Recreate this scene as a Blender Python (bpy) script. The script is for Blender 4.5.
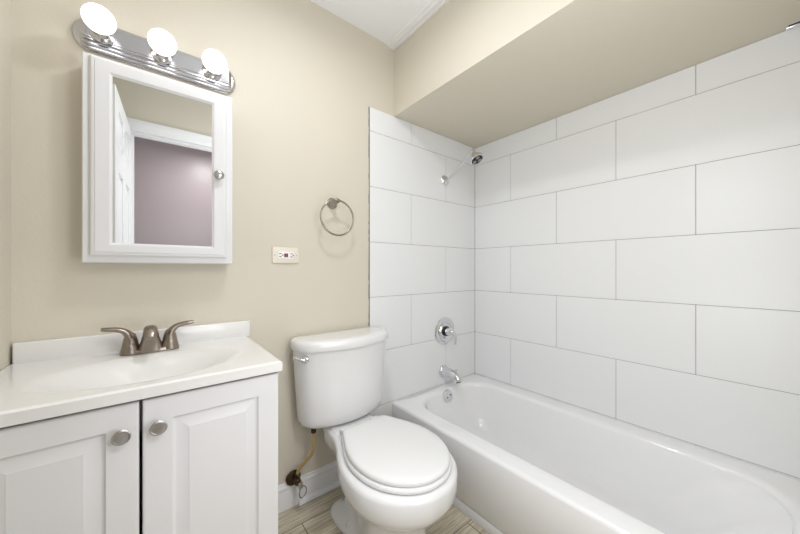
import bpy, bmesh, math
from mathutils import Vector, Matrix
PI = math.pi
for o in list(bpy.data.objects): bpy.data.objects.remove(o, do_unlink=True)
SC = bpy.context.scene
COL = SC.collection

# ------------------------------------------------------------------ camera
cam = bpy.data.cameras.new('camera')
cam.sensor_width = 36.0
cam.lens = 307.2 / 800 * 36.0
cam.shift_x = -14.0 / 800
cam.shift_y = 2.3 / 800
cam.clip_start = 0.01
camo = bpy.data.objects.new('camera', cam)
camo.location = (-1.8088, -1.4557, 1.105)
camo.rotation_euler = (PI / 2, 0, -0.6987)
COL.objects.link(camo)
SC.camera = camo
# ------------------------------------------------------------------ world, light, exposure
W = bpy.data.worlds.new('world'); SC.world = W
W.use_nodes = True
W.node_tree.nodes['Background'].inputs[0].default_value = (1.0, 0.98, 0.95, 1)
W.node_tree.nodes['Background'].inputs[1].default_value = 0.3
SC.view_settings.view_transform = 'Standard'
SC.view_settings.look = 'None'
SC.view_settings.gamma = 1.0
SC.view_settings.use_curve_mapping = False
SC.view_settings.exposure = 0.0
DOME = 7.0            # emission strength of the bathroom's ceiling dome
DOME_POWER = 5.3       # light thrown down by the same dome
BULB = 3.0             # emission strength of the vanity globes
HALL_POWER = 10.0      # power of the added, unseen hallway lamp

def lamp(name, kind, loc, power, size=0.1, size_y=None, rot=(0, 0, 0), color=(1, 1, 1), parent=None):
    l = bpy.data.lights.new(name, kind)
    l.energy = power; l.color = color
    if kind == 'AREA':
        l.shape = 'RECTANGLE' if size_y else 'DISK'
        l.size = size
        if size_y: l.size_y = size_y
    else:
        l.shadow_soft_size = size
    o = bpy.data.objects.new(name, l); COL.objects.link(o)
    o.location = loc; o.rotation_euler = rot
    if parent: o.parent = parent
    return o
# two soft fill lights added beside the camera to even out the light
FILL_TINT = (0.935, 0.965, 1.0)
lamp('fill_light_high', 'POINT', (-1.25, -1.25, 1.6), 10.0, 0.22, color=FILL_TINT)
lamp('fill_light_low', 'POINT', (-1.38, -1.30, 0.85), 9.0, 0.22, color=FILL_TINT)

# ------------------------------------------------------------------ materials
def lin(c):
    return tuple(((v / 255) / 12.92 if v / 255 <= 0.04045 else ((v / 255 + 0.055) / 1.055) ** 2.4) for v in c) + (1.0,)

def mat(name, rgb, rough=0.5, metal=0.0, spec=0.5, bump=0.0, bscale=60.0, var=0.0, vscale=3.0, coat=0.0, emit=None, estr=0.0, stretch=None, transmission=0.0):
    m = bpy.data.materials.new(name); m.use_nodes = True
    nt = m.node_tree; b = nt.nodes['Principled BSDF']
    c = lin(rgb)
    b.inputs['Base Color'].default_value = c
    b.inputs['Roughness'].default_value = rough
    b.inputs['Metallic'].default_value = metal
    b.inputs['Specular IOR Level'].default_value = spec
    b.inputs['Coat Weight'].default_value = coat
    b.inputs['Coat Roughness'].default_value = 0.06
    tc = nt.nodes.new('ShaderNodeTexCoord'); mp = nt.nodes.new('ShaderNodeMapping')
    nt.links.new(tc.outputs['Object'], mp.inputs[0])
    if stretch: mp.inputs['Scale'].default_value = stretch
    if var > 0:
        n = nt.nodes.new('ShaderNodeTexNoise'); n.inputs['Scale'].default_value = vscale; n.inputs['Detail'].default_value = 3
        nt.links.new(mp.outputs[0], n.inputs['Vector'])
        mx = nt.nodes.new('ShaderNodeMix'); mx.data_type = 'RGBA'
        mx.inputs[6].default_value = tuple(v * (1 - var) for v in c[:3]) + (1,)
        mx.inputs[7].default_value = tuple(min(1, v * (1 + var)) for v in c[:3]) + (1,)
        nt.links.new(n.outputs['Fac'], mx.inputs[0]); nt.links.new(mx.outputs[2], b.inputs['Base Color'])
    if bump > 0:
        n2 = nt.nodes.new('ShaderNodeTexNoise'); n2.inputs['Scale'].default_value = bscale; n2.inputs['Detail'].default_value = 4
        nt.links.new(mp.outputs[0], n2.inputs['Vector'])
        bp = nt.nodes.new('ShaderNodeBump'); bp.inputs['Strength'].default_value = bump; bp.inputs['Distance'].default_value = 0.002
        nt.links.new(n2.outputs['Fac'], bp.inputs['Height']); nt.links.new(bp.outputs[0], b.inputs['Normal'])
    if emit:
        b.inputs['Emission Color'].default_value = lin(emit); b.inputs['Emission Strength'].default_value = estr
    return m

M = {}
M['wall'] = mat('beige_paint', (216, 209, 193), 0.6, bump=0.25, bscale=90, var=0.012, vscale=2)
M['ceiling'] = mat('ceiling_paint', (246, 247, 249), 0.7, bump=0.2, bscale=80)
M['trim'] = mat('white_trim_paint', (236, 236, 237), 0.35, var=0.01)
M['lilac'] = mat('lilac_paint', (190, 178, 184), 0.35, bump=0.1, var=0.02, vscale=1.5)
M['tile'] = mat('white_tile', (240, 241, 242), 0.35, bump=0.12, bscale=30, stretch=(0.6, 0.6, 14), var=0.008, vscale=20)
M['grout'] = mat('grey_grout', (84, 81, 77), 0.9, var=0.15, vscale=40)
M['thinset'] = mat('tile_edge_mortar', (104, 100, 94), 0.9, var=0.35, vscale=60)
M['porcelain'] = mat('white_porcelain', (231, 231, 231), 0.12, coat=0.4, var=0.004)
M['seat'] = mat('white_seat_plastic', (232, 232, 232), 0.25, var=0.004)
M['tub'] = mat('white_tub_enamel', (244, 244, 245), 0.10, coat=0.5, var=0.004)
M['marble'] = mat('cultured_marble', (234, 233, 231), 0.18, coat=0.25, var=0.012, vscale=5)
M['cabinet'] = mat('white_thermofoil', (229, 229, 230), 0.38, var=0.006)
M['cabinet_dark'] = mat('cabinet_shadow_gap', (90, 88, 85), 0.8, var=0.05)
M['chrome'] = mat('polished_chrome', (225, 225, 228), 0.08, 1.0, bump=0.02)
M['nickel'] = mat('brushed_nickel_knob', (185, 183, 180), 0.28, 1.0, bump=0.06, bscale=200)
M['bronze'] = mat('brushed_bronze_nickel', (150, 140, 130), 0.30, 1.0, bump=0.10, bscale=160, stretch=(1, 1, 8), var=0.05)
M['steel'] = mat('satin_steel_ring', (168, 162, 154), 0.22, 1.0, bump=0.05)
M['brass'] = mat('tarnished_brass', (78, 62, 46), 0.38, 0.85, var=0.5, vscale=60, bump=0.3)
M['hose'] = mat('tan_braided_hose', (188, 160, 104), 0.45, 0.25, bump=0.6, bscale=500, var=0.1, vscale=200)
M['black'] = mat('black_plastic', (22, 20, 20), 0.5, var=0.05)
M['nozzle'] = mat('grey_rubber_nozzle', (150, 150, 150), 0.5, var=0.03)
M['red'] = mat('red_button', (150, 22, 36), 0.4, var=0.03)
M['plate'] = mat('almond_plate', (232, 224, 210), 0.35, var=0.006)
M['socket'] = mat('white_socket', (246, 244, 240), 0.35, var=0.006)
M['mirror'] = mat('mirror_silver', (236, 238, 238), 0.0, 1.0)
M['bulb'] = mat('lit_globe', (255, 252, 245), 0.4, emit=(250, 250, 255), estr=BULB, var=0.002)
M['dome'] = mat('lit_dome', (255, 252, 245), 0.4, emit=(244, 248, 255), estr=DOME, var=0.002)
M['hall_fill'] = mat('hall_fill_glow', (255, 252, 245), 0.4, emit=(255, 251, 246), estr=4.0, var=0.002)  # glow of the lamp added in the hall
M['caulk'] = mat('grey_toe_panel', (228, 228, 227), 0.4, var=0.02)

# brushed ridged chrome of the bar light is chrome with a little more grain
M['bar'] = mat('bar_light_chrome', (200, 200, 203), 0.13, 1.0, bump=0.05, stretch=(1, 30, 30))

# wood-look floor planks
def floor_material():
    m = bpy.data.materials.new('wood_look_plank_tile'); m.use_nodes = True
    nt = m.node_tree; b = nt.nodes['Principled BSDF']; N = nt.nodes.new; L = nt.links.new
    tc = N('ShaderNodeTexCoord')
    mp = N('ShaderNodeMapping'); mp.inputs['Location'].default_value = (-0.134, 0.590, 0)
    L(tc.outputs['Object'], mp.inputs[0])
    br = N('ShaderNodeTexBrick'); br.offset = 0.6
    br.inputs['Scale'].default_value = 1.0; br.inputs['Brick Width'].default_value = 0.914; br.inputs['Row Height'].default_value = 0.152
    br.inputs['Mortar Size'].default_value = 0.0018; br.inputs['Mortar Smooth'].default_value = 0.1
    br.inputs['Color1'].default_value = (0.0, 0, 0, 1); br.inputs['Color2'].default_value = (1, 1, 1, 1)
    br.inputs['Mortar'].default_value = (0.5, 0.5, 0.5, 1)
    L(mp.outputs[0], br.inputs['Vector'])
    st = N('ShaderNodeMapping'); st.inputs['Scale'].default_value = (1.6, 34, 1)
    L(tc.outputs['Object'], st.inputs[0])
    n1 = N('ShaderNodeTexNoise'); n1.inputs['Scale'].default_value = 3.2; n1.inputs['Detail'].default_value = 7; n1.inputs['Roughness'].default_value = 0.7
    L(st.outputs[0], n1.inputs['Vector'])
    st2 = N('ShaderNodeMapping'); st2.inputs['Scale'].default_value = (3, 11, 1)
    L(tc.outputs['Object'], st2.inputs[0])
    n2 = N('ShaderNodeTexNoise'); n2.inputs['Scale'].default_value = 1.6; n2.inputs['Detail'].default_value = 3
    L(st2.outputs[0], n2.inputs['Vector'])
    r = N('ShaderNodeValToRGB')
    e = r.color_ramp.elements
    e[0].position = 0.30; e[0].color = lin((140, 130, 110)); e[1].position = 0.70; e[1].color = lin((236, 226, 206))
    q = e.new(0.5); q.color = lin((200, 190, 168))
    L(n1.outputs['Fac'], r.inputs[0])
    mx = N('ShaderNodeMix'); mx.data_type = 'RGBA'; mx.blend_type = 'MULTIPLY'; mx.inputs[0].default_value = 0.45
    r2 = N('ShaderNodeValToRGB'); r2.color_ramp.elements[0].position = 0.35; r2.color_ramp.elements[0].color = (0.55, 0.54, 0.52, 1); r2.color_ramp.elements[1].position = 0.62
    L(n2.outputs['Fac'], r2.inputs[0]); L(r.outputs[0], mx.inputs[6]); L(r2.outputs[0], mx.inputs[7])
    mg = N('ShaderNodeMix'); mg.data_type = 'RGBA'; mg.inputs[7].default_value = lin((88, 80, 68))
    L(br.outputs['Fac'], mg.inputs[0]); L(mx.outputs[2], mg.inputs[6])
    L(mg.outputs[2], b.inputs['Base Color'])
    b.inputs['Roughness'].default_value = 0.42
    bp = N('ShaderNodeBump'); bp.inputs['Strength'].default_value = 0.25; bp.inputs['Distance'].default_value = 0.002
    L(n1.outputs['Fac'], bp.inputs['Height']); L(bp.outputs[0], b.inputs['Normal'])
    return m
M['floor'] = floor_material()

# ------------------------------------------------------------------ mesh helpers
class MB:
    def __init__(s): s.bm = bmesh.new(); s.mi = 0
    def _new(s, before):
        for f in s.bm.faces:
            if f.index == -1 or f not in before: pass
    def box(s, x0, x1, y0, y1, z0, z1, bev=0.0, seg=2, xf=None, mi=0):
        t = bmesh.new(); bmesh.ops.create_cube(t, size=1.0)
        for v in t.verts:
            v.co = Vector(((x0 + x1) / 2 + v.co.x * (x1 - x0), (y0 + y1) / 2 + v.co.y * (y1 - y0), (z0 + z1) / 2 + v.co.z * (z1 - z0)))
        if bev > 0:
            bmesh.ops.bevel(t, geom=list(t.edges), offset=bev, segments=seg, profile=0.5, affect='EDGES')
        s._merge(t, xf, mi); return s
    def _merge(s, t, xf=None, mi=0):
        if xf is not None: bmesh.ops.transform(t, matrix=xf, verts=list(t.verts))
        mp = {}
        for v in t.verts: mp[v] = s.bm.verts.new(v.co)
        for f in t.faces:
            try:
                g = s.bm.faces.new([mp[v] for v in f.verts]); g.material_index = mi
            except ValueError: pass
        t.free()
    def loft(s, rings, cap0=True, cap1=True, closed=True, mi=0):
        R = [[s.bm.verts.new(Vector(p)) for p in r] for r in rings]
        n = len(R[0])
        for a, b in zip(R[:-1], R[1:]):
            for i in range(n if closed else n - 1):
                j = (i + 1) % n
                try: s.bm.faces.new((a[i], a[j], b[j], b[i])).material_index = mi
                except ValueError: pass
        if cap0: s.bm.faces.new(R[0][::-1]).material_index = mi
        if cap1: s.bm.faces.new(R[-1]).material_index = mi
        return s
    def lathe(s, prof, origin=(0, 0, 0), axis=(0, 0, 1), n=32, mi=0):
        # prof: list of (r, h) along the axis
        q = Vector((0, 0, 1)).rotation_difference(Vector(axis).normalized()).to_matrix()
        o = Vector(origin); rings = []
        for r, h in prof:
            r = max(r, 1e-5)
            rings.append([o + q @ Vector((r * math.cos(2 * PI * i / n), r * math.sin(2 * PI * i / n), h)) for i in range(n)])
        return s.loft(rings, mi=mi)
    def tube(s, pts, rad, n=16, sub=6, sx=1.0, mi=0, closed=False, up=(0, 0, 1)):
        # smooth tube through pts; rad is a number or a list; sx flattens across
        P = [Vector(p) for p in pts]
        R = rad if isinstance(rad, (list, tuple)) else [rad] * len(P)
        C = []; m = len(P)
        segs = m if closed else m - 1
        for i in range(segs):
            if closed: a, b, c, d = P[(i - 1) % m], P[i], P[(i + 1) % m], P[(i + 2) % m]; r0, r1 = R[i], R[(i + 1) % m]
            else: a, b, c, d = P[max(i - 1, 0)], P[i], P[i + 1], P[min(i + 2, m - 1)]; r0, r1 = R[i], R[i + 1]
            for k in range(sub):
                t = k / sub
                C.append((0.5 * ((2 * b) + (c - a) * t + (2 * a - 5 * b + 4 * c - d) * t * t + (3 * b - a - 3 * c + d) * t ** 3), r0 + (r1 - r0) * t))
        if not closed: C.append((P[-1], R[-1]))
        rings = []; u = Vector(up)
        for i, (p, r) in enumerate(C):
            if closed: tg = (C[(i + 1) % len(C)][0] - C[i - 1][0]).normalized()
            else: tg = (C[min(i + 1, len(C) - 1)][0] - C[max(i - 1, 0)][0]).normalized()
            side = tg.cross(u)
            if side.length < 1e-3: side = tg.cross(Vector((1, 0, 0)))
            side.normalize(); nn = side.cross(tg).normalized()
            rings.append([p + side * r * sx * math.cos(2 * PI * k / n) + nn * r * math.sin(2 * PI * k / n) for k in range(n)])
        if closed: rings.append([v.copy() for v in rings[0]])
        return s.loft(rings, cap0=not closed, cap1=not closed, mi=mi)
    def sphere(s, c, r, sc=(1, 1, 1), n=32, mi=0):
        t = bmesh.new(); bmesh.ops.create_uvsphere(t, u_segments=n, v_segments=n // 2, radius=r)
        for v in t.verts: v.co = Vector((v.co.x * sc[0] + c[0], v.co.y * sc[1] + c[1], v.co.z * sc[2] + c[2]))
        s._merge(t, None, mi); return s
    def prism(s, prof, p0, p1, up=(0, 0, 1), out=(0, -1, 0), mi=0):
        # sweep a profile of (out, up) pairs straight from p0 to p1
        o, u = Vector(out), Vector(up)
        return s.loft([[Vector(p) + o * a + u * b for a, b in prof] for p in (p0, p1)], mi=mi)
    def build(s, name, material, parent=None, smooth=True, angle=35, merge=True):
        if merge: bmesh.ops.remove_doubles(s.bm, verts=list(s.bm.verts), dist=1e-6)
        bmesh.ops.recalc_face_normals(s.bm, faces=list(s.bm.faces))
        me = bpy.data.meshes.new(name)
        s.bm.to_mesh(me); s.bm.free()
        for m in (material if isinstance(material, (list, tuple)) else [material]): me.materials.append(m)
        if smooth:
            for p in me.polygons: p.use_smooth = True
            me.set_sharp_from_angle(angle=math.radians(angle))
        o = bpy.data.objects.new(name, me); COL.objects.link(o)
        if parent:
            o.parent = parent
            o.matrix_parent_inverse = parent.matrix_basis.inverted()
        return o

def tag(o, label, cat, group=None):
    o['label'] = label; o['category'] = cat
    if group: o['group'] = group
    return o
def thing(name, label, cat, loc, group=None):
    o = bpy.data.objects.new(name, None); o.empty_display_size = 0.05
    COL.objects.link(o); o.location = loc
    return tag(o, label, cat, group)
def struct(o):
    o['kind'] = 'structure'; return o

def cat_closed(pts, sub=5):
    out = []; m = len(pts); P = [Vector(p) for p in pts]
    for i in range(m):
        a, b, c, d = P[(i - 1) % m], P[i], P[(i + 1) % m], P[(i + 2) % m]
        for k in range(sub):
            t = k / sub
            out.append(0.5 * ((2 * b) + (c - a) * t + (2 * a - 5 * b + 4 * c - d) * t * t + (3 * b - a - 3 * c + d) * t ** 3))
    return out
def half_outline(h, sub=5):
    # h: (forward, half width) pairs from the back to the front; mirrored into a smooth closed loop of (x, f)
    L = [(w, f) for f, w in h]
    R = [(-w, f) for f, w in reversed(h) if w > 1e-6]
    L = L if L[0][0] > 1e-6 else L
    return [(v.x, v.y) for v in cat_closed([(a, b, 0) for a, b in L + R], sub)]
def inset(loop, d):
    if d > 0.015:                              # far in: shrink about the middle instead
        cx = sum(p[0] for p in loop) / len(loop); cy = (min(p[1] for p in loop) + max(p[1] for p in loop)) / 2
        r = max(p[0] for p in loop) - cx; k = 1 - d / r
        return [(cx + (x - cx) * k, cy + (y - cy) * (1 - d / ((max(p[1] for p in loop) - min(p[1] for p in loop)) / 2))) for x, y in loop]
    n = len(loop); out = []
    for i in range(n):
        a, b = loop[i - 1], loop[(i + 1) % n]
        t = Vector((b[0] - a[0], b[1] - a[1])); 
        if t.length < 1e-9: out.append(loop[i]); continue
        t.normalize(); nx, ny = t.y, -t.x
        out.append((loop[i][0] - nx * d, loop[i][1] - ny * d))
    # make sure positive d shrinks
    def area(l): return sum(l[i - 1][0] * l[i][1] - l[i][0] * l[i - 1][1] for i in range(len(l))) / 2
    if d != 0 and (abs(area(out)) > abs(area(loop))) == (d > 0):
        out = [(2 * loop[i][0] - out[i][0], 2 * loop[i][1] - out[i][1]) for i in range(n)]
    return out

# ------------------------------------------------------------------ the room
XL, YN, ZC = -2.135, -1.52, 2.40
DX0, DX1, DH = -1.935, -1.245, 2.04           # doorway
SX, SZ = -0.741, 2.001                         # bulkhead over the tub
FL = 0.012                                     # floor level
HY = -2.75                                     # hall's far wall
struct(MB().box(-3.0, 0.1, HY - 0.1, 0.1, -0.1, FL).build('floor', M['floor'], smooth=False))
struct(MB().box(XL - 0.1, 0.1, YN - 0.11, 0.1, ZC, ZC + 0.08).build('ceiling', M['ceiling'], smooth=False))
struct(MB().box(XL - 0.1, 0.1, 0, 0.1, 0, ZC).build('wall_back', M['wall'], smooth=False))
struct(MB().box(XL - 0.1, XL, YN - 0.11, 0, 0, ZC).build('wall_left', M['wall'], smooth=False))
struct(MB().box(0.010, 0.1, YN - 0.11, 0, 0, ZC).build('wall_right', M['wall'], smooth=False))
w = MB()
w.box(XL, DX0 - 0.02, YN - 0.11, YN, 0, ZC); w.box(DX1 + 0.02, 0.01, YN - 0.11, YN, 0, ZC); w.box(DX0 - 0.02, DX1 + 0.02, YN - 0.11, YN, DH + 0.02, ZC)
struct(w.build('wall_front', M['wall'], smooth=False, merge=False))
struct(MB().box(SX, 0.01, YN, 0, SZ, ZC).build('wall_bulkhead', M['wall'], smooth=False))
# hall beyond the doorway
struct(MB().box(-3.0, 0.1, HY - 0.1, HY, 0, 2.43).build('wall_hall_far', M['lilac'], smooth=False))
struct(MB().box(-3.1, -3.0, HY, YN - 0.11, 0, 2.43).build('wall_hall_left', M['lilac'], smooth=False))
struct(MB().box(0.0, 0.1, HY, YN - 0.11, 0, 2.43).build('wall_hall_right', M['lilac'], smooth=False))
struct(MB().box(-3.0, XL - 0.1, YN - 0.11, YN - 0.01, 0, 2.43).build('wall_hall_near', M['lilac'], smooth=False))
struct(MB().box(-3.0, 0.1, HY, YN - 0.11, 2.43, 2.5).build('ceiling_hall', M['ceiling'], smooth=False))

# door jambs and casing (seen in the mirror)
j = MB()
j.box(DX0 - 0.019, DX0, YN - 0.112, YN + 0.002, 0, DH + 0.019); j.box(DX1, DX1 + 0.019, YN - 0.112, YN + 0.002, 0, DH + 0.019)
j.box(DX0, DX1, YN - 0.112, YN + 0.002, DH, DH + 0.019)
j.box(DX0, DX0 + 0.011, YN - 0.075, YN - 0.04, 0, DH - 0.011); j.box(DX1 - 0.011, DX1, YN - 0.075, YN - 0.04, 0, DH - 0.011); j.box(DX0, DX1, YN - 0.075, YN - 0.04, DH - 0.011, DH)
struct(j.build('trim_door_jamb', M['trim'], smooth=False, merge=False))
def casing(y, s):
    c = MB()
    P = [(0, 0), (0.010, 0), (0.012, 0.012), (0.012, 0.03), (0.016, 0.042), (0.018, 0.06), (0.018, 0.075), (0.006, 0.08), (0, 0.08)]
    c.prism(P, (DX0 - 0.08, y, DH), (DX1 + 0.08, y, DH), up=(0, 0, 1), out=(0, s, 0))
    c.prism(P, (DX0, y, 0), (DX0, y, DH), up=(-1, 0, 0), out=(0, s, 0))
    c.prism(P, (DX1, y, 0), (DX1, y, DH), up=(1, 0, 0), out=(0, s, 0))
    return c
struct(casing(YN, 1).build('trim_door_casing', M['trim'], angle=20))

# flat stepped moulding along the bulkhead under the ceiling
CM = [(0, -0.014), (0.010, -0.014), (0.013, -0.011), (0.022, -0.011), (0.025, -0.014), (0.034, -0.013), (0.040, -0.008), (0.048, -0.006), (0.050, 0), (0, 0)]
struct(MB().prism(CM, (SX, 0, ZC), (SX, YN, ZC), out=(-1, 0, 0)).build('trim_crown_bulkhead', M['trim'], angle=20))
# skirting and its quarter round
BP = [(0, 0), (0.013, 0), (0.013, 0.078), (0.011, 0.084), (0.012, 0.090), (0.011, 0.099), (0.006, 0.106), (0.005, 0.114), (0.003, 0.117), (0, 0.117)]
struct(MB().prism(BP, (-1.52, 0, FL), (-0.910, 0, FL)).build('baseboard_back', M['trim'], angle=25))
QR = [(0.013, 0)] + [(0.013 + 0.017 * math.cos(a * PI / 12), 0.019 * math.sin(a * PI / 12)) for a in range(0, 7)]
struct(MB().prism(QR, (-1.300, 0, FL), (-0.910, 0, FL)).build('trim_quarter_round', M['trim'], angle=60))
struct(MB().prism(BP, (XL, -0.60, FL), (XL, YN, FL), out=(1, 0, 0)).build('baseboard_left', M['trim'], angle=25))

# ------------------------------------------------------------------ wall tiles (individual tiles with real grout gaps)
G, TW = 0.3065, 0.6115
ZT = 0.337                                     # height of the joint level with the tub rim
g = 0.0016
def tiles(name, wall, x_end, z_low, z_top, x_tub=None):
    b = MB(); rows = 8
    th = 0.004 if wall == 'back' else 0.010
    def put(a0, a1, z0, z1):
        if a1 - a0 < 0.004 or z1 - z0 < 0.004: return
        if wall == 'back': b.box(-a1 + g / 2, -a0 - g / 2, -th, 0.0, z0 + g / 2, z1 - g / 2, 0.0007, 1, mi=0)
        else: b.box(0.0, th, -a1 + g / 2, -a0 - g / 2, z0 + g / 2, z1 - g / 2, 0.0007, 1, mi=0)
    for r in range(-2, rows):
        z0, z1 = ZT + r * G, ZT + (r + 1) * G
        z0, z1 = max(z0, z_low), min(z1, z_top)
        if z1 - z0 < 0.004: continue
        odd = (r % 2 == 0)
        first = (0.3073 if odd else 0.6115) if wall == 'back' else (0.3030 if odd else 0.6080)
        s = first - TW
        start = 0.004 if wall == 'right' else 0.0001
        while s < x_end:
            put(max(s, start), min(s + TW, x_end), z0, z1); s += TW
    # grout bed
    if wall == 'back': b.box(-x_end + 0.002, 0.01, -th + 0.0013, 0.0, z_low, z_top - 0.001, mi=1)
    else: b.box(0.0016, th, -x_end, 0.0, z_low, z_top - 0.001, mi=1)
    return struct(b.build(name, [M['tile'], M['grout']], smooth=False, merge=False))
tiles('wall_tile_back', 'back', 0.908, 0.0, SZ - 0.0005)
tiles('wall_tile_right', 'right', 1.52, 0.0, SZ - 0.0005)
tb = MB()
import random
random.seed(4)
z = 0.0; ring = []
while z < SZ - 0.002:                          # ragged mortar line along the raw tile edge
    t = 0.0022 + random.random() * 0.0026
    z2 = min(SZ - 0.002, z + 0.012 + random.random() * 0.03)
    tb.box(-0.908 - t, -0.9075, -0.0035, 0, z, z2); z = z2
struct(tb.build('trim_mortar_edge', M['thinset'], smooth=False, merge=False))

# ------------------------------------------------------------------ bathtub
def rrect(x0, x1, y0, y1, r, z, n=10):
    P = []
    for (cx, cy, a0) in ((x1 - r, y1 - r, 0), (x0 + r, y1 - r, 90), (x0 + r, y0 + r, 180), (x1 - r, y0 + r, 270)):
        for k in range(n + 1):
            a = math.radians(a0 + 90 * k / n); P.append(Vector((cx + r * math.cos(a), cy + r * math.sin(a), z)))
    return P
T = thing('bathtub', 'white alcove bathtub with a plain apron, running along the tiled wall', 'bathtub', (-0.38, -0.76, FL))
TZ = 0.333
x0, x1, y0, y1 = -0.757, -0.0005, -1.5185, -0.0045
b = MB()
rg = []
rg.append(rrect(x0 + 0.010, x1, y0, y1, 0.003, FL))
rg.append(rrect(x0 + 0.010, x1, y0, y1, 0.003, 0.055))
rg.append(rrect(x0 + 0.000, x1, y0, y1, 0.003, 0.064))
rg.append(rrect(x0 - 0.001, x1, y0, y1, 0.004, 0.285))
for k in range(0, 7):
    a = k / 6 * PI / 2
    rg.append(rrect(x0 + 0.016 * (1 - math.cos(a)), x1 - 0.001 * (1 - math.cos(a)), y0, y1 - 0.001 * (1 - math.cos(a)), 0.006, TZ - 0.016 + 0.016 * math.sin(a)))
ix0, ix1, iy0, iy1 = -0.672, -0.085, -1.500, -0.058
def inner(d, z, far=0.0, near=0.0, r=0.17, back=0.0):
    return rrect(ix0 + d, ix1 - d - back, iy0 + d + far, iy1 - d - near, max(0.05, r), z)
rg.append(inner(-0.008, TZ + 0.0000, r=0.175))
for k in range(1, 7):
    a = k / 6 * PI / 2
    rg.append(inner(0.024 * math.sin(a) - 0.004, TZ - 0.024 * (1 - math.cos(a)), r=0.17))
rg.append(inner(0.028, 0.27, 0.07, 0.004, 0.165))
rg.append(inner(0.040, 0.19, 0.14, 0.012, 0.155))
rg.append(inner(0.052, 0.12, 0.21, 0.022, 0.145))
rg.append(inner(0.066, 0.075, 0.26, 0.034, 0.135))
rg.append(inner(0.088, 0.050, 0.30, 0.052, 0.12))
rg.append(inner(0.118, 0.040, 0.33, 0.080, 0.10))
rg.append(inner(0.19, 0.037, 0.38, 0.15, 0.05))
b.loft(rg, cap0=False)
body = b.build('tub_shell', M['tub'], T, angle=50)
toe = MB().box(x0 + 0.002, x0 + 0.011, y0, y1, FL, 0.056, 0.002).build('toe_strip', M['caulk'], T)
o = MB()
o.lathe([(0.0, 0.012), (0.024, 0.0115), (0.036, 0.009), (0.039, 0.005), (0.039, -0.008), (0, -0.008)], (-0.380, -0.091, 0.296), (0, -1, 0.14), 36)
ov = o.build('overflow_plate', M['chrome'], T)
for dx, dz in ((-0.014, -0.004), (0.014, 0.006)):
    MB().lathe([(0.0, 0.0035), (0.004, 0.003), (0.005, 0), (0.0, 0)], (-0.380 + dx, -0.1025, 0.297 + dz), (0, -1, 0.14), 12).build('screw', M['black'], ov)
MB().lathe([(0, 0.006), (0.012, 0.006), (0.014, 0.003), (0.030, 0.0025), (0.032, 0), (0, 0)], (-0.36, -0.37, 0.0375), (0, 0, 1), 32).build('drain', M['chrome'], T)

# ------------------------------------------------------------------ tub spout, valve, shower
SP = thing('tub_spout', 'chrome tub spout jutting from the tiles just above the bathtub rim', 'faucet', (-0.335, -0.006, 0.424))
MB().lathe([(0.0, 0.0), (0.040, 0.0), (0.041, 0.006), (0.038, 0.013), (0.034, 0.016), (0.0, 0.016)], (-0.335, -0.0042, 0.424), (0, -1, 0), 36).build('flange', M['chrome'], SP)
MB().tube([(-0.335, -0.015, 0.426), (-0.335, -0.06, 0.425), (-0.335, -0.105, 0.420), (-0.335, -0.132, 0.408), (-0.335, -0.140, 0.390)], [0.032, 0.031, 0.029, 0.028, 0.025], n=24, sub=6).build('spout_body', M['chrome'], SP)
MB().lathe([(0.0, 0.0), (0.016, 0.0), (0.016, 0.004), (0, 0.004)], (-0.335, -0.1415, 0.3875), (0, -0.35, -1), 24).build('outlet', M['black'], SP)
MB().lathe([(0.0, 0.0), (0.004, 0.0), (0.004, 0.012), (0.0075, 0.014), (0.0075, 0.020), (0, 0.022)], (-0.335, -0.120, 0.440), (0, -0.1, 1), 16).build('diverter_knob', M['chrome'], SP)

V = thing('shower_valve', 'round chrome shower valve plate with a single lever on the tiles', 'valve', (-0.319, -0.01, 0.692))
vc = (-0.323, -0.0042, 0.692)
MB().lathe([(0, 0), (0.089, 0.0), (0.091, 0.004), (0.088, 0.010), (0.080, 0.014), (0.070, 0.0145), (0.062, 0.012), (0.056, 0.010), (0.053, 0.013), (0.050, 0.016), (0.0, 0.017)], vc, (0, -1, 0), 56).build('escutcheon', M['chrome'], V)
MB().lathe([(0, 0.014), (0.032, 0.014), (0.033, 0.022), (0.030, 0.028), (0, 0.028)], vc, (0, -1, 0), 36).build('valve_collar', M['black'], V)
MB().lathe([(0, 0.026), (0.024, 0.026), (0.026, 0.034), (0.026, 0.052), (0.022, 0.064), (0.012, 0.070), (0, 0.071)], vc, (0, -1, 0), 36).build('hub', M['chrome'], V)
MB().tube([(-0.319, -0.062, 0.698), (-0.308, -0.074, 0.686), (-0.292, -0.078, 0.662), (-0.284, -0.076, 0.632), (-0.282, -0.071, 0.606)], [0.016, 0.0145, 0.011, 0.0095, 0.0085], n=18, sub=6).build('lever', M['chrome'], V)

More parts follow.
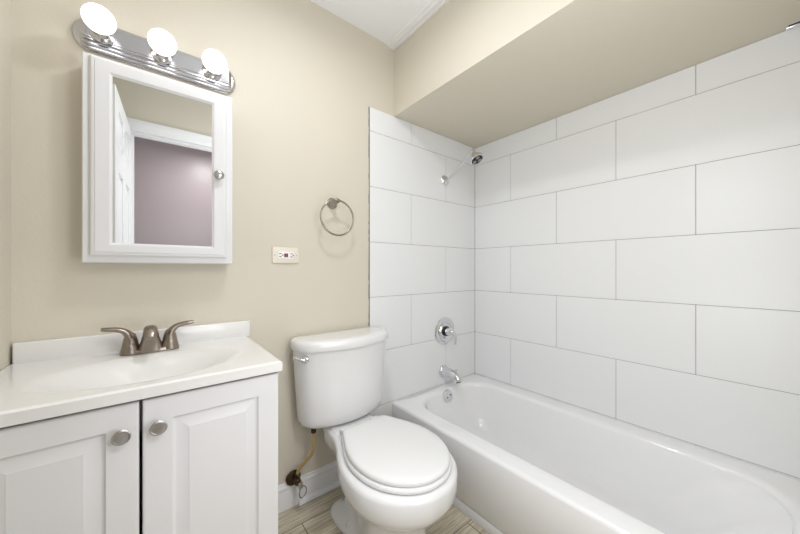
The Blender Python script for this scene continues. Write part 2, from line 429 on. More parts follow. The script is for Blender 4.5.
S = thing('wall_mounted_shower', 'chrome shower head on an upswept arm, high in the tiled corner', 'shower head', (-0.319, -0.01, 1.702))
MB().lathe([(0, 0), (0.034, 0.0), (0.035, 0.004), (0.030, 0.011), (0.018, 0.018), (0, 0.019)], (-0.319, -0.0042, 1.702), (0, -1, 0), 36).build('flange', M['chrome'], S)
MB().tube([(-0.319, -0.015, 1.702), (-0.319, -0.042, 1.706), (-0.319, -0.090, 1.734), (-0.319, -0.165, 1.781), (-0.319, -0.238, 1.825)], 0.0078, n=16, sub=6).build('shower_arm', M['chrome'], S)
MB().sphere((-0.319, -0.240, 1.826), 0.0155, n=20).build('ball_joint', M['chrome'], S)
hd = Vector((0.06, -0.55, -0.90)).normalized(); hp = Vector((-0.319, -0.240, 1.826))
hq = MB(); hq.lathe([(0, 0.006), (0.013, 0.006), (0.015, 0.018), (0.021, 0.026), (0.032, 0.037), (0.041, 0.048), (0.044, 0.056), (0.044, 0.064), (0.041, 0.067), (0.036, 0.0665), (0, 0.0645)], hp, hd, 40)
head = hq.build('head_bell', M['chrome'], S)
MB().lathe([(0, 0.0648), (0.036, 0.0665), (0.0355, 0.0678), (0, 0.0675)], hp, hd, 32).build('spray_face', M['black'], head)
qq = Vector((0, 0, 1)).rotation_difference(hd).to_matrix()
nz = MB()
for k in range(3):
    a = 2 * PI * k / 3 + 0.4
    c = hp + hd * 0.0672 + qq @ Vector((0.020 * math.cos(a), 0.020 * math.sin(a), 0))
    nz.lathe([(0, 0), (0.0115, 0), (0.0115, 0.0022), (0.006, 0.003), (0.005, 0.0015), (0, 0.0015)], c, hd, 18)
nz.build('nozzles', M['nozzle'], head, merge=False)

# little chrome bracket on the tiles under the bulkhead, near the doorway end
R = thing('curtain_rod_bracket', 'small chrome bracket high on the tiled wall under the bulkhead', 'bracket', (-0.01, -1.485, 2.0))
MB().box(-0.024, -0.0042, -1.5195, -1.468, 1.994, 2.012, 0.003).build('bracket_plate', M['chrome'], R)
MB().box(-0.028, -0.0245, -1.5195, -1.476, 1.998, 2.004, 0.001, 1).build('slot', M['black'], R)

# ------------------------------------------------------------------ toilet
TX = -1.108
def tl(loop, z, cx=TX): return [(cx + x, -f, z) for x, f in loop]
TO = thing('toilet', 'white two-piece toilet with its lid down, between vanity and bathtub', 'toilet', (TX, -0.40, FL))
RIM = [(0.105, 0), (0.105, 0.07), (0.115, 0.112), (0.16, 0.118), (0.22, 0.122), (0.29, 0.140), (0.36, 0.168), (0.44, 0.194), (0.52, 0.203), (0.60, 0.194), (0.675, 0.160), (0.73, 0.105), (0.757, 0.05), (0.762, 0)]
def prof(scale_w, rear, front, base=RIM):
    f0, f1 = base[0][0], base[-1][0]
    return [(rear + (f - f0) / (f1 - f0) * (front - rear), w * scale_w) for f, w in base]
def blend(A, B, t): return [(a[0] * (1 - t) + b_[0] * t, a[1] * (1 - t) + b_[1] * t) for a, b_ in zip(A, B)]
FOOT = [(0.118, 0), (0.118, 0.055), (0.132, 0.084), (0.165, 0.104), (0.21, 0.110), (0.27, 0.110), (0.33, 0.102), (0.39, 0.102), (0.45, 0.112), (0.51, 0.121), (0.56, 0.112), (0.60, 0.078), (0.62, 0.04), (0.625, 0)]
WAIST = [(0.20, 0), (0.20, 0.030), (0.205, 0.042), (0.225, 0.050), (0.25, 0.056), (0.29, 0.064), (0.33, 0.070), (0.39, 0.086), (0.45, 0.104), (0.51, 0.114), (0.56, 0.106), (0.595, 0.078), (0.612, 0.036), (0.616, 0)]
BOWL = [(0.17, 0), (0.17, 0.035), (0.18, 0.050), (0.20, 0.058), (0.24, 0.068), (0.29, 0.090), (0.36, 0.122), (0.44, 0.148), (0.52, 0.157), (0.59, 0.146), (0.645, 0.116), (0.685, 0.076), (0.705, 0.038), (0.710, 0)]
sec = [(FL, FOOT), (0.018, FOOT), (0.028, blend(FOOT, WAIST, 0.10)), (0.040, blend(FOOT, WAIST, 0.28)), (0.051, blend(FOOT, WAIST, 0.52)), (0.064, blend(FOOT, WAIST, 0.82)), (0.14, WAIST), (0.205, blend(WAIST, BOWL, 0.12)), (0.232, blend(WAIST, BOWL, 0.40)), (0.250, blend(WAIST, BOWL, 0.8)),
       (0.264, blend(BOWL, RIM, 0.16)), (0.282, blend(BOWL, RIM, 0.48)), (0.300, blend(BOWL, RIM, 0.76)), (0.320, blend(BOWL, RIM, 0.94)), (0.345, RIM), (0.376, RIM)]
b = MB()
rings = [tl(half_outline(h), z) for z, h in sec]
L = half_outline(RIM)
rings += [tl(inset(L, 0.003), 0.385), tl(inset(L, 0.010), 0.390), tl(inset(L, 0.03), 0.391)]
b.loft(rings)
bowl = b.build('bowl', M['porcelain'], TO, angle=70)
# rear deck carrying the tank
DK = [(0.02, 0), (0.02, 0.07), (0.03, 0.088), (0.08, 0.096), (0.15, 0.104), (0.215, 0.110), (0.235, 0.098), (0.245, 0.05), (0.247, 0)]
d = half_outline(DK)
MB().loft([tl(inset(d, 0.02), 0.300), tl(d, 0.335), tl(d, 0.388), tl(inset(d, 0.003), 0.3935), tl(inset(d, 0.01), 0.396)]).build('rear_deck', M['porcelain'], TO, angle=60)
# bolt caps on the foot
for s in (-1, 1):
    MB().lathe([(0.017, 0), (0.017, 0.012), (0.014, 0.022), (0.006, 0.028), (0, 0.029)], (TX + s * 0.082, -0.300, 0.026), (0, 0, 1), 24).build('bolt_cap', M['porcelain'], TO)
# seat ring and lid
LID = [(0.270, 0), (0.270, 0.06), (0.272, 0.112), (0.300, 0.132), (0.345, 0.153), (0.40, 0.177), (0.46, 0.194), (0.52, 0.198), (0.58, 0.190), (0.64, 0.165), (0.69, 0.122), (0.72, 0.075), (0.733, 0.035), (0.735, 0)]
lo = half_outline([(f, w_ * 0.885) for f, w_ in LID])
so = inset(lo, -0.006)
LX = TX + 0.004
MB().loft([tl(inset(so, 0.006), 0.3925, LX), tl(inset(so, 0.001), 0.396, LX), tl(so, 0.402, LX), tl(inset(so, 0.001), 0.408, LX), tl(inset(so, 0.007), 0.4115, LX), tl(inset(so, 0.05), 0.4118, LX)]).build('seat', M['seat'], TO, angle=60)
MB().loft([tl(inset(lo, 0.008), 0.4125, LX), tl(inset(lo, 0.001), 0.415, LX), tl(lo, 0.419, LX), tl(lo, 0.425, LX), tl(inset(lo, 0.003), 0.4305, LX), tl(inset(lo, 0.010), 0.4335, LX), tl(inset(lo, 0.03), 0.435, LX), tl(inset(lo, 0.07), 0.4358, LX)]).build('lid', M['seat'], TO, angle=60)
for s in (-1, 1):
    MB().box(TX + s * 0.075 - 0.022, TX + s * 0.075 + 0.022, -0.276, -0.236, 0.391, 0.4205, 0.006, 3).build('hinge', M['seat'], TO)
# tank
TK = [(0.022, 0), (0.022, 0.17), (0.026, 0.212), (0.05, 0.231), (0.09, 0.236), (0.13, 0.229), (0.165, 0.204), (0.19, 0.160), (0.207, 0.105), (0.217, 0.05), (0.220, 0)]
def scaleloop(h, sw, rear=0.022, sf=1.0): return half_outline([(rear + (f - 0.022) * sf, w_ * sw * 0.975) for f, w_ in h])
TCX = TX - 0.006
rings = []
for z, sw, sf in ((0.397, 0.66, 0.62), (0.399, 0.76, 0.74), (0.405, 0.83, 0.83), (0.416, 0.878, 0.895), (0.432, 0.902, 0.925), (0.455, 0.913, 0.94), (0.56, 0.945, 0.96), (0.66, 0.975, 0.98), (0.755, 1.0, 1.0)):
    rings.append(tl(scaleloop(TK, sw, sf=sf), z, TCX))
tank = MB().loft(rings).build('tank', M['porcelain'], TO, angle=70)
TLD = [(0.014, 0), (0.014, 0.17), (0.018, 0.222), (0.045, 0.244), (0.09, 0.250), (0.135, 0.243), (0.172, 0.220), (0.200, 0.178), (0.215, 0.125), (0.228, 0.07), (0.235, 0.03), (0.237, 0)]
tlo = half_outline([(f, w_ * 0.955) for f, w_ in TLD])
MB().loft([tl(inset(tlo, 0.008), 0.752, TCX), tl(inset(tlo, 0.001), 0.754, TCX), tl(tlo, 0.758, TCX), tl(tlo, 0.780, TCX), tl(inset(tlo, 0.003), 0.788, TCX), tl(inset(tlo, 0.009), 0.794, TCX), tl(inset(tlo, 0.018), 0.7965, TCX), tl(inset(tlo, 0.05), 0.797, TCX)]).build('tank_lid', M['porcelain'], TO, angle=60)
hn = Vector((-0.55, -0.83, 0)).normalized()
hc = Vector((-1.322, -0.158, 0.722))
fh = MB().lathe([(0, -0.006), (0.016, -0.006), (0.017, 0.004), (0.014, 0.009), (0.009, 0.011), (0.009, 0.018), (0, 0.019)], hc, hn, 28).build('flush_handle', M['chrome'], TO)
MB().tube([hc + hn * 0.015, hc + hn * 0.019 + Vector((-0.012, 0.007, 0.003)), hc + hn * 0.014 + Vector((-0.026, 0.015, 0.007)), hc + hn * 0.010 + Vector((-0.038, 0.022, 0.010))], [0.0085, 0.007, 0.0065, 0.0075], n=14).build('lever', M['chrome'], fh)

# ------------------------------------------------------------------ water supply: angle stop and hose
A = thing('angle_stop_valve', 'tarnished brass shut-off valve on the skirting beside the vanity', 'valve', (-1.332, -0.013, 0.165))
ax, az = -1.320, 0.149
MB().lathe([(0, 0), (0.034, 0), (0.033, 0.004), (0.020, 0.010), (0.010, 0.012), (0, 0.012)], (ax - 0.004, -0.0135, az - 0.004), (0, -1, 0), 28).build('wall_flange', M['brass'], A)
b = MB(); b.lathe([(0, 0.01), (0.010, 0.01), (0.010, 0.03), (0.015, 0.032), (0.015, 0.052), (0.010, 0.058), (0.010, 0.07), (0, 0.07)], (ax, -0.0135, az), (0, -1, 0), 20)
b.lathe([(0, 0), (0.009, 0), (0.009, 0.018), (0, 0.018)], (ax, -0.056, az), (0, 0, 1), 16)
b.build('valve_body', M['brass'], A, merge=False)
MB().lathe([(0, 0), (0.0135, 0), (0.0135, 0.014), (0.009, 0.018), (0, 0.018)], (ax, -0.056, az + 0.016), (0.12, 0, 1), 6).build('compression_nut', M['brass'], A, angle=20)
MB().tube([(ax + 0.018, -0.086, az - 0.012), (ax + 0.030, -0.086, az - 0.032), (ax + 0.022, -0.086, az - 0.056), (ax + 0.004, -0.086, az - 0.060), (ax - 0.002, -0.086, az - 0.042), (ax + 0.004, -0.086, az - 0.018)], 0.0022, n=10, sub=8, closed=True, up=(0, 1, 0)).build('wire_handle', M['steel'], A)
MB().box(ax - 0.006, ax + 0.012, -0.092, -0.080, az - 0.018, az + 0.010, 0.003).build('handle_stem', M['nickel'], A)
H = thing('supply_hose', 'tan braided supply hose rising from the shut-off valve to the toilet tank', 'hose', (ax, -0.056, az + 0.03))
MB().tube([(ax + 0.001, -0.056, az + 0.034), (ax + 0.008, -0.062, az + 0.060), (ax + 0.028, -0.080, az + 0.090), (ax + 0.050, -0.096, az + 0.122), (ax + 0.058, -0.104, az + 0.166), (ax + 0.054, -0.108, az + 0.222)], 0.0072, n=14, sub=8, up=(0, 1, 0)).build('hose', M['hose'], H)
MB().lathe([(0, 0), (0.010, 0), (0.012, 0.003), (0.012, 0.016), (0.009, 0.020), (0, 0.020)], (ax + 0.054, -0.108, az + 0.222), (0, 0, 1), 8).build('coupling_nut', M['black'], H, angle=20)

# ------------------------------------------------------------------ vanity cabinet
CT = 0.828                                     # counter surface
VX0, VX1, VF = -2.130, -1.520, -0.455
VC = thing('vanity_cabinet', 'white vanity cabinet with two raised-panel doors under the sink top', 'cabinet', (-1.825, -0.22, FL))
b = MB()
b.box(VX0, VX0 + 0.016, VF, -0.012, FL, 0.798); b.box(VX1 - 0.016, VX1, VF, -0.014, FL, 0.798)
b.box(VX0, VX1, -0.024, -0.014, 0.09, 0.798); b.box(VX0, VX1, VF, -0.014, 0.09, 0.106)
b.box(VX0 + 0.016, VX1 - 0.016, VF + 0.06, VF + 0.072, FL, 0.09)
b.box(VX0 + 0.016, VX1 - 0.016, VF + 0.03, VF + 0.045, 0.70, 0.79)
b.build('cabinet_body', M['cabinet'], VC, smooth=False, merge=False)
def raised_door(x0, x1, z0, z1, yb, yf):
    # slab with a routed groove and raised field, front facing -Y
    bb = MB()
    def rect(i, y): return [(x0 + i, y, z0 + i), (x1 - i, y, z0 + i), (x1 - i, y, z1 - i), (x0 + i, y, z1 - i)]
    rings = [rect(0, yb), rect(0, yf + 0.004), rect(0.0012, yf + 0.0012), rect(0.004, yf)]
    rings += [rect(0.056, yf), rect(0.0572, yf + 0.0035), rect(0.060, yf + 0.0065), rect(0.064, yf + 0.0075), rect(0.068, yf + 0.0070), rect(0.090, yf + 0.0008), rect(0.0905, yf), rect(0.094, yf)]
    bb.loft(rings)
    return bb
YB, YF = VF - 0.002, VF - 0.020
for (a0, a1, kx, sgn) in ((VX0 + 0.004, -1.8395, -1.869, 0), (-1.8335, VX1 - 0.003, -1.804, 1)):
    dd = raised_door(a0, a1, 0.115, 0.790, YB, YF).build('door', M['cabinet'], VC, angle=12)
    k = MB().lathe([(0, 0), (0.0075, 0), (0.006, 0.006), (0.006, 0.012), (0.012, 0.017), (0.0165, 0.020), (0.017, 0.023), (0.0145, 0.0245), (0.011, 0.0235), (0, 0.0245)], (kx, YF - 0.0002, 0.724), (0, -1, 0), 32)
    k.build('knob', M['nickel'], dd)

# countertop with integral oval bowl
CTO = thing('countertop', 'white cultured marble vanity top with a molded oval basin and backsplash', 'countertop', (-1.825, -0.24, CT))
cx0, cx1, cy0, cy1 = -2.133, -1.516, -0.489, -0.003
b = MB(); bm = b.bm
NX, NY = 100, 80
def topz(x, y):
    bx, by, ra, rb = -1.822, -0.290, 0.240, 0.160
    d_ = math.sqrt(((x - bx) / ra) ** 2 + ((y - by) / rb) ** 2)
    z_ = CT
    if d_ < 1.0: z_ -= 0.085 * (1 - d_ ** 2) ** 1.8
    return z_
grid = []
r_ = 0.005
for iy in range(NY + 1):
    row = []
    for ix in range(NX + 1):
        x = cx0 + (cx1 - cx0) * ix / NX; y = cy0 + (cy1 - cy0) * iy / NY
        z = topz(x, y)
        e = min(cx1 - x, y - cy0)
        if e < r_: z -= (r_ - math.sqrt(max(0, r_ * r_ - (r_ - e) ** 2))) * 0.8
        row.append(bm.verts.new((x, y, z)))
    grid.append(row)
for iy in range(NY):
    for ix in range(NX):
        bm.faces.new((grid[iy][ix], grid[iy][ix + 1], grid[iy + 1][ix + 1], grid[iy + 1][ix]))
# edge skirt
loop = [grid[0][i] for i in range(NX + 1)] + [grid[i][NX] for i in range(1, NY + 1)] + [grid[NY][i] for i in range(NX - 1, -1, -1)] + [grid[i][0] for i in range(NY - 1, 0, -1)]
low = [bm.verts.new((v.co.x, v.co.y, 0.799)) for v in loop]
low2 = [bm.verts.new((min(max(v.co.x, cx0 + 0.04), cx1 - 0.04), min(max(v.co.y, cy0 + 0.04), cy1 - 0.01), 0.799)) for v in loop]
n = len(loop)
for i in range(n):
    k = (i + 1) % n
    bm.faces.new((loop[i], loop[k], low[k], low[i]))
    try: bm.faces.new((low[i], low[k], low2[k], low2[i]))
    except ValueError: pass
b.build('sink_top', M['marble'], CTO, angle=50, merge=False)
MB().box(cx0 + 0.004, cx1 + 0.011, -0.022, -0.0005, CT - 0.004, 0.889, 0.004, 3).build('backsplash', M['marble'], CTO)
MB().lathe([(0, 0.003), (0.014, 0.003), (0.021, 0.002), (0.022, 0), (0, 0)], (-1.822, -0.285, topz(-1.822, -0.285) + 0.0004), (0, 0, 1), 28).build('sink_drain', M['bronze'], CTO)

# ------------------------------------------------------------------ basin faucet
FX, FY = -1.822, -0.092
F = thing('faucet', 'brushed bronze-nickel two-handle faucet at the back of the basin', 'faucet', (FX, FY, CT))
def ell(cx, cy, rx, ry, z, n=36, p=2.4):
    out = []
    for i in range(n):
        a = 2 * PI * i / n; c, s_ = math.cos(a), math.sin(a)
        out.append((cx + rx * math.copysign(abs(c) ** (2 / p), c), cy + ry * math.copysign(abs(s_) ** (2 / p), s_), z))
    return out
MB().loft([ell(FX, FY, 0.076, 0.026, CT + 0.0005), ell(FX, FY, 0.077, 0.027, CT + 0.004), ell(FX, FY, 0.074, 0.0245, CT + 0.010), ell(FX, FY, 0.066, 0.019, CT + 0.014)]).build('base_plate', M['bronze'], F, angle=50)
# handles: flared bodies with sweeping levers
for s in (-1, 1):
    hx = FX + s * 0.0505
    hb = MB().lathe([(0, 0.005), (0.0265, 0.005), (0.0245, 0.014), (0.0215, 0.028), (0.0212, 0.030), (0.0205, 0.031), (0.0195, 0.040), (0.0165, 0.054), (0.013, 0.064), (0.008, 0.070), (0, 0.072)], (hx, FY, CT), (0, 0, 1), 32).build('handle', M['bronze'], F)
    MB().tube([(hx + s * 0.001, FY, CT + 0.052), (hx + s * 0.006, FY, CT + 0.066), (hx + s * 0.018, FY, CT + 0.078), (hx + s * 0.036, FY - 0.001, CT + 0.0845), (hx + s * 0.054, FY - 0.002, CT + 0.0865), (hx + s * 0.068, FY - 0.003, CT + 0.0885)],
              [0.0125, 0.0115, 0.0088, 0.0074, 0.0070, 0.0052], n=18, sub=6, sx=1.6, up=(0, 0, 1)).build('lever', M['bronze'], hb)
# spout: wide at the foot, arching forward
sr = []
def srect(c, fw, up, wx, h, n=28, p=2.6):
    fw, up = Vector(fw).normalized(), Vector(up).normalized(); out = []
    for i in range(n):
        a = 2 * PI * i / n; cc, ss = math.cos(a), math.sin(a)
        out.append(Vector(c) + Vector((1, 0, 0)) * wx * math.copysign(abs(cc) ** (2 / p), cc) + up * h * math.copysign(abs(ss) ** (2 / p), ss))
    return out
path = [((FX, FY - 0.002, CT + 0.006), (0, 0, 1), 0.037, 0.026), ((FX, FY - 0.004, CT + 0.022), (0, -0.1, 1), 0.031, 0.024), ((FX, FY - 0.009, CT + 0.042), (0, -0.25, 1), 0.0245, 0.021),
        ((FX, FY - 0.019, CT + 0.061), (0, -0.6, 1), 0.0205, 0.018), ((FX, FY - 0.036, CT + 0.077), (0, -1, 0.6), 0.0185, 0.0155), ((FX, FY - 0.058, CT + 0.083), (0, -1, 0.0), 0.0175, 0.0135),
        ((FX, FY - 0.080, CT + 0.079), (0, -1, -0.35), 0.0168, 0.012), ((FX, FY - 0.096, CT + 0.067), (0, -1, -0.6), 0.0155, 0.0105), ((FX, FY - 0.103, CT + 0.061), (0, -1, -0.8), 0.011, 0.007)]
for c, fw, wx, h in path:
    fwv = Vector(fw).normalized(); upv = Vector((1, 0, 0)).cross(fwv)
    sr.append(srect(c, fwv, upv, wx, h))
MB().loft(sr).build('spout', M['bronze'], F, angle=60)
MB().lathe([(0, 0), (0.0095, 0), (0.0095, 0.006), (0, 0.006)], (FX, FY - 0.090, CT + 0.056), (0, 0.25, 1), 24).build('aerator', M['nickel'], F)
MB().lathe([(0, 0), (0.0025, 0), (0.0025, 0.022), (0.0055, 0.024), (0.006, 0.029), (0.003, 0.032), (0, 0.032)], (FX, FY + 0.021, CT + 0.012), (0, 0, 1), 16).build('lift_rod', M['bronze'], F)

# ------------------------------------------------------------------ medicine cabinet
MC = thing('medicine_cabinet', 'white framed medicine cabinet with a mirror door, on the wall above the vanity', 'cabinet', (-1.78, -0.045, 1.44))
mx0, mx1, mz0, mz1 = -1.984, -1.578, 1.126, 1.778
b = MB()
b.box(mx0 + 0.004, mx1 - 0.004, -0.074, -0.0005, mz0 + 0.004, mz1 - 0.004, 0.001, 1)
def frame_rings(x0, x1, z0, z1, prof):
    return [[(x0 + i, y, z0 + i), (x1 - i, y, z0 + i), (x1 - i, y, z1 - i), (x0 + i, y, z1 - i)] for i, y in prof]
b.loft(frame_rings(mx0, mx1, mz0, mz1, [(0.002, -0.062), (0, -0.064), (0, -0.072), (0.003, -0.076), (0.007, -0.0765), (0.012, -0.0775), (0.10, -0.0775)]))
b.build('cabinet_box', M['cabinet'], MC, angle=20, merge=False)
dx0, dx1, dz0, dz1 = mx0 + 0.018, mx1 - 0.022, mz0 + 0.022, mz1 - 0.008
gl = (-1.915, -1.648, 1.190, 1.722)
b = MB()
def fr(i, y): return [(dx0 + i, y, dz0 + i), (dx1 - i, y, dz0 + i), (dx1 - i, y, dz1 - i), (dx0 + i, y, dz1 - i)]
def gr(i, y): return [(gl[0] - i, y, gl[2] - i), (gl[1] + i, y, gl[2] - i), (gl[1] + i, y, gl[3] + i), (gl[0] - i, y, gl[3] + i)]
b.loft([fr(0.001, -0.0778), fr(0, -0.080), fr(0, -0.0835), fr(0.004, -0.0875), fr(0.008, -0.089), fr(0.0115, -0.0895), fr(0.0125, -0.0915), gr(0.007, -0.0915), gr(0.006, -0.0905), gr(0.0, -0.0855), gr(0.0, -0.082)], cap0=False, cap1=False)
fd = b.build('door_frame', M['cabinet'], MC, angle=20)
MB().box(gl[0], gl[1], -0.0845, -0.079, gl[2], gl[3]).build('mirror_glass', M['mirror'], fd, smooth=False)
MB().lathe([(0, 0), (0.008, 0), (0.0065, 0.004), (0.0065, 0.010), (0.012, 0.014), (0.0165, 0.017), (0.017, 0.020), (0.0135, 0.023), (0.006, 0.0248), (0, 0.025)], (-1.6285, -0.0915, 1.457), (0, -1, 0), 28).build('knob', M['nickel'], fd)

# ------------------------------------------------------------------ three-globe bar light
BL = thing('vanity_bar_light', 'chrome bar light with three round bulbs above the mirror cabinet', 'wall light', (-1.784, -0.02, 1.866))
bx0, bx1, bzc, bh = -2.014, -1.556, 1.870, 0.052
def stad(i, y, n=14):
    r = bh - i; out = []
    for k in range(n + 1):
        a = -PI / 2 + PI * k / n; out.append((bx1 - bh + 0.012 + (r - 0.012) * math.cos(a), y, bzc + r * math.sin(a)))
    for k in range(n + 1):
        a = PI / 2 + PI * k / n; out.append((bx0 + bh - 0.012 + (r - 0.012) * math.cos(a), y, bzc + r * math.sin(a)))
    return out
MB().loft([stad(0.002, -0.0005), stad(0, -0.003), stad(0.001, -0.007), stad(0.006, -0.0095), stad(0.012, -0.010), stad(0.03, -0.010)]).build('back_plate', M['bar'], BL, angle=30)
# fluted raised body
fl = []
for y_, z_ in ((-0.009, -0.049), (-0.018, -0.049), (-0.0205, -0.046), (-0.0205, -0.042), (-0.0265, -0.040), (-0.029, -0.037), (-0.029, -0.033), (-0.034, -0.031), (-0.036, -0.028), (-0.036, -0.024), (-0.040, -0.022), (-0.040, 0.022), (-0.036, 0.024), (-0.036, 0.028), (-0.034, 0.031), (-0.029, 0.033), (-0.029, 0.037), (-0.0265, 0.040), (-0.0205, 0.042), (-0.0205, 0.046), (-0.018, 0.049), (-0.009, 0.049)):
    fl.append((y_, z_))
ex0, ex1 = bx0 + 0.034, bx1 - 0.034
b = MB()
b.loft([[(x, y_, bzc + z_) for y_, z_ in fl] for x in (ex0, ex1)])
b.build('fluted_body', M['bar'], BL, angle=20)
for s, ex in ((-1, ex0), (1, ex1)):
    MB().loft([[(ex + s * t, -0.009 + (y_ + 0.009) * q, bzc + z_ * (0.9 * q + 0.06)) for y_, z_ in fl] for t, q in ((0.0, 1.03), (0.004, 1.03), (0.010, 0.93), (0.015, 0.78))]).build('end_cap', M['bar'], BL, angle=20)
for i, bx in enumerate((-1.942, -1.792, -1.643)):
    so_ = MB().lathe([(0, 0.0), (0.031, 0.0), (0.032, 0.003), (0.027, 0.008), (0.022, 0.011), (0.020, 0.016), (0.020, 0.030), (0.0185, 0.034), (0.0, 0.034)], (bx, -0.0398, bzc), (0, -1, 0), 32).build('socket', M['bar'], BL)
    R_ = 0.0385; L_ = []
    L_.append((0.0, 0.030)); L_.append((0.0135, 0.030)); L_.append((0.0140, 0.036))
    cz = 0.036 + 0.040
    for k in range(3, 17):
        a = -PI / 2 + PI * k / 16
        if math.cos(a) * R_ > 0.0145 or k > 8: L_.append((R_ * math.cos(a), cz + R_ * math.sin(a)))
    MB().lathe(L_, (bx, -0.0398, bzc), (0, -1, 0), 36).build('globe_bulb', M['bulb'], so_, angle=80)

# ------------------------------------------------------------------ towel ring
TR = thing('towel_ring', 'brushed steel towel ring hanging empty on the beige wall', 'towel ring', (-1.125, 0, 1.435))
rp = (-1.128, 0, 1.437)
MB().lathe([(0, 0.0003), (0.027, 0.0003), (0.028, 0.004), (0.026, 0.008), (0.020, 0.012), (0.014, 0.018), (0.011, 0.030), (0.0095, 0.044), (0.0095, 0.060), (0.0, 0.0605)], rp, (0, -1, 0), 32).build('mount', M['steel'], TR)
MB().tube([(-1.142, -0.060, 1.440), (-1.128, -0.060, 1.4445), (-1.114, -0.060, 1.440)], [0.0075, 0.0095, 0.0075], n=14, up=(0, 1, 0)).build('ring_holder', M['steel'], TR)
MB().tube([(-1.126 + 0.086 * math.cos(2 * PI * k / 24), -0.060 , 1.358 + 0.086 * math.sin(2 * PI * k / 24)) for k in range(24)], 0.0046, n=12, sub=4, closed=True, up=(0, 1, 0)).build('ring', M['steel'], TR)

# ------------------------------------------------------------------ outlet
OU = thing('wall_outlet', 'almond ground-fault outlet with a red test button, mounted sideways on the wall', 'outlet', (-1.3545, 0, 1.169))
oc = (-1.3545, 1.169)
MB().box(oc[0] - 0.059, oc[0] + 0.059, -0.0065, -0.0003, oc[1] - 0.037, oc[1] + 0.037, 0.0035, 3).build('cover_plate', M['plate'], OU)
sk = MB().box(oc[0] - 0.034, oc[0] + 0.034, -0.0085, -0.005, oc[1] - 0.0165, oc[1] + 0.0165, 0.0012, 2).build('socket', M['socket'], OU)
for s in (-1, 1):
    for dz in (-0.0070, 0.0070):
        MB().box(oc[0] + s * 0.0245 - 0.0055, oc[0] + s * 0.0245 + 0.0045, -0.0089, -0.0075, oc[1] + dz - 0.0017, oc[1] + dz + 0.0017).build('blade_slot', M['black'], sk, smooth=False)
    gx = oc[0] + (-0.0145 if s < 0 else 0.0315)
    MB().lathe([(0, 0), (0.0030, 0), (0.0030, 0.0015), (0, 0.0015)], (gx, -0.0075, oc[1]), (0, -1, 0), 14).build('ground_slot', M['black'], sk)
MB().box(oc[0] - 0.0085, oc[0] + 0.0005, -0.0105, -0.008, oc[1] - 0.0085, oc[1] + 0.0085, 0.001).build('reset_button', M['red'], sk)
MB().box(oc[0] + 0.0015, oc[0] + 0.0080, -0.0105, -0.008, oc[1] - 0.0085, oc[1] + 0.0085, 0.001).build('test_button', M['black'], sk)
for s in (-1, 1):
    MB().lathe([(0, 0), (0.0032, 0), (0.0028, 0.001), (0, 0.0012)], (oc[0] + s * 0.048, -0.0064, oc[1]), (0, -1, 0), 14).build('screw', M['nickel'], OU)

# ------------------------------------------------------------------ ceiling dome lamp of the bathroom
CL = thing('ceiling_light', 'white glass dome ceiling light over the middle of the bathroom', 'ceiling light', (-1.38, -0.66, ZC))
MB().lathe([(0, 0), (0.135, 0), (0.140, -0.006), (0.140, -0.022), (0.128, -0.026), (0, -0.026)], (-1.38, -0.66, ZC), (0, 0, 1), 48).build('fixture_base', M['trim'], CL)
MB().lathe([(0, -0.088), (0.045, -0.084), (0.085, -0.070), (0.112, -0.048), (0.124, -0.026), (0, -0.026)], (-1.38, -0.66, ZC), (0, 0, 1), 48).build('glass_dome', M['dome'], CL)
lamp('dome_light', 'AREA', (0, 0, -0.092), DOME_POWER, 0.15, color=(0.94, 0.965, 1.0), parent=CL)
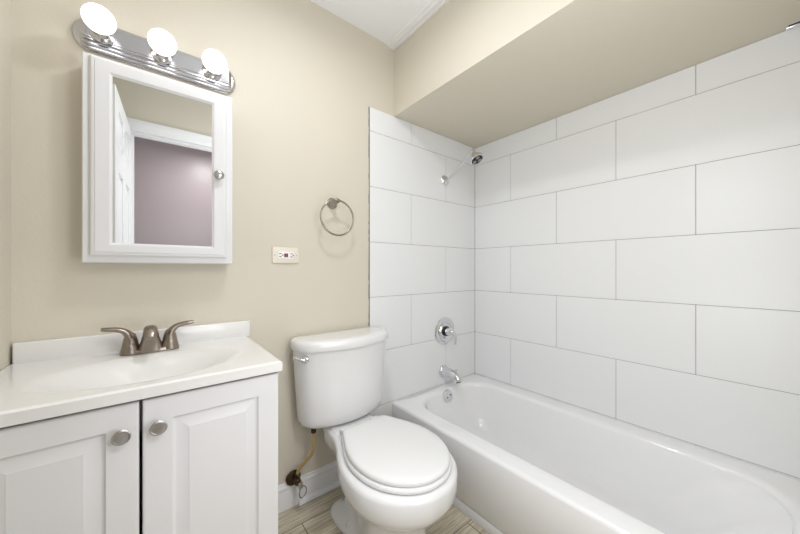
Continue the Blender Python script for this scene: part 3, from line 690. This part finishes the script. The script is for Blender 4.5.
# unseen lamp, added to light the hall and spill through the doorway
HL = thing('hall_fill_light', 'unseen dome light added to brighten the lilac hallway outside', 'ceiling light', (-1.35, -2.15, 2.43))
MB().lathe([(0, -0.07), (0.06, -0.062), (0.10, -0.036), (0.12, 0), (0, 0)], (-1.35, -2.15, 2.43), (0, 0, 1), 40).build('glass_dome', M['hall_fill'], HL)
lamp('hall_fill_area', 'AREA', (0, 0, -0.08), HALL_POWER, 0.2, color=(1.0, 0.98, 0.95), parent=HL)

# ------------------------------------------------------------------ the open six-panel door, swung back beside the doorway (seen in the mirror)
DW, DHT = 0.675, 2.008
D = bpy.data.objects.new('door_1', None); COL.objects.link(D); struct(D)
D.location = (DX0 + 0.001, YN + 0.004, 0.020); D.rotation_euler = (0, 0, math.radians(92.5))
# local frame: width along +X from the hinge, thickness +Y (away from the room's middle), faces at y=0 and y=0.035
def door_leaf():
    b = MB()
    th = 0.035
    st, mid = 0.105, 0.095
    cw = (DW - 2 * st - mid) / 2
    cols = [(st, st + cw), (st + cw + mid, DW - st)]
    rows = [(0.24, 0.80), (0.94, 1.60), (1.73, 1.925)]
    b.box(0, DW, 0.012, th - 0.012, 0, DHT)
    def rail(x0, x1, z0, z1):
        b.box(x0, x1, 0, th, z0, z1, 0.0015, 1)
    rail(0, st, 0, DHT); rail(DW - st, DW, 0, DHT); rail(st + cw, st + cw + mid, 0, DHT)
    zs = [0] + [v for r in rows for v in r] + [DHT]
    for i in range(0, len(zs), 2):
        for c in cols: rail(c[0], c[1], zs[i], zs[i + 1])
    for c in cols:
        for r in rows:
            for y0, sgn in ((0.012, -1), (th - 0.012, 1)):
                b.loft([[(c[0] + i, y0 + sgn * h, r[0] + i), (c[1] - i, y0 + sgn * h, r[0] + i), (c[1] - i, y0 + sgn * h, r[1] - i), (c[0] + i, y0 + sgn * h, r[1] - i)] for i, h in ((0.012, 0), (0.040, 0.010), (0.044, 0.010))])
    return b
def attach(o, parent):
    o.parent = parent; return o
attach(door_leaf().build('door_leaf', M['trim'], smooth=False, merge=False), D)
kn = MB()
kn.lathe([(0, 0), (0.032, 0), (0.031, 0.006), (0.012, 0.010), (0.011, 0.028), (0.024, 0.036), (0.028, 0.048), (0.024, 0.060), (0.010, 0.066), (0, 0.067)], (DW - 0.06, 0.035, 0.95), (0, 1, 0), 28)
attach(kn.build('door_knob', M['nickel']), D)
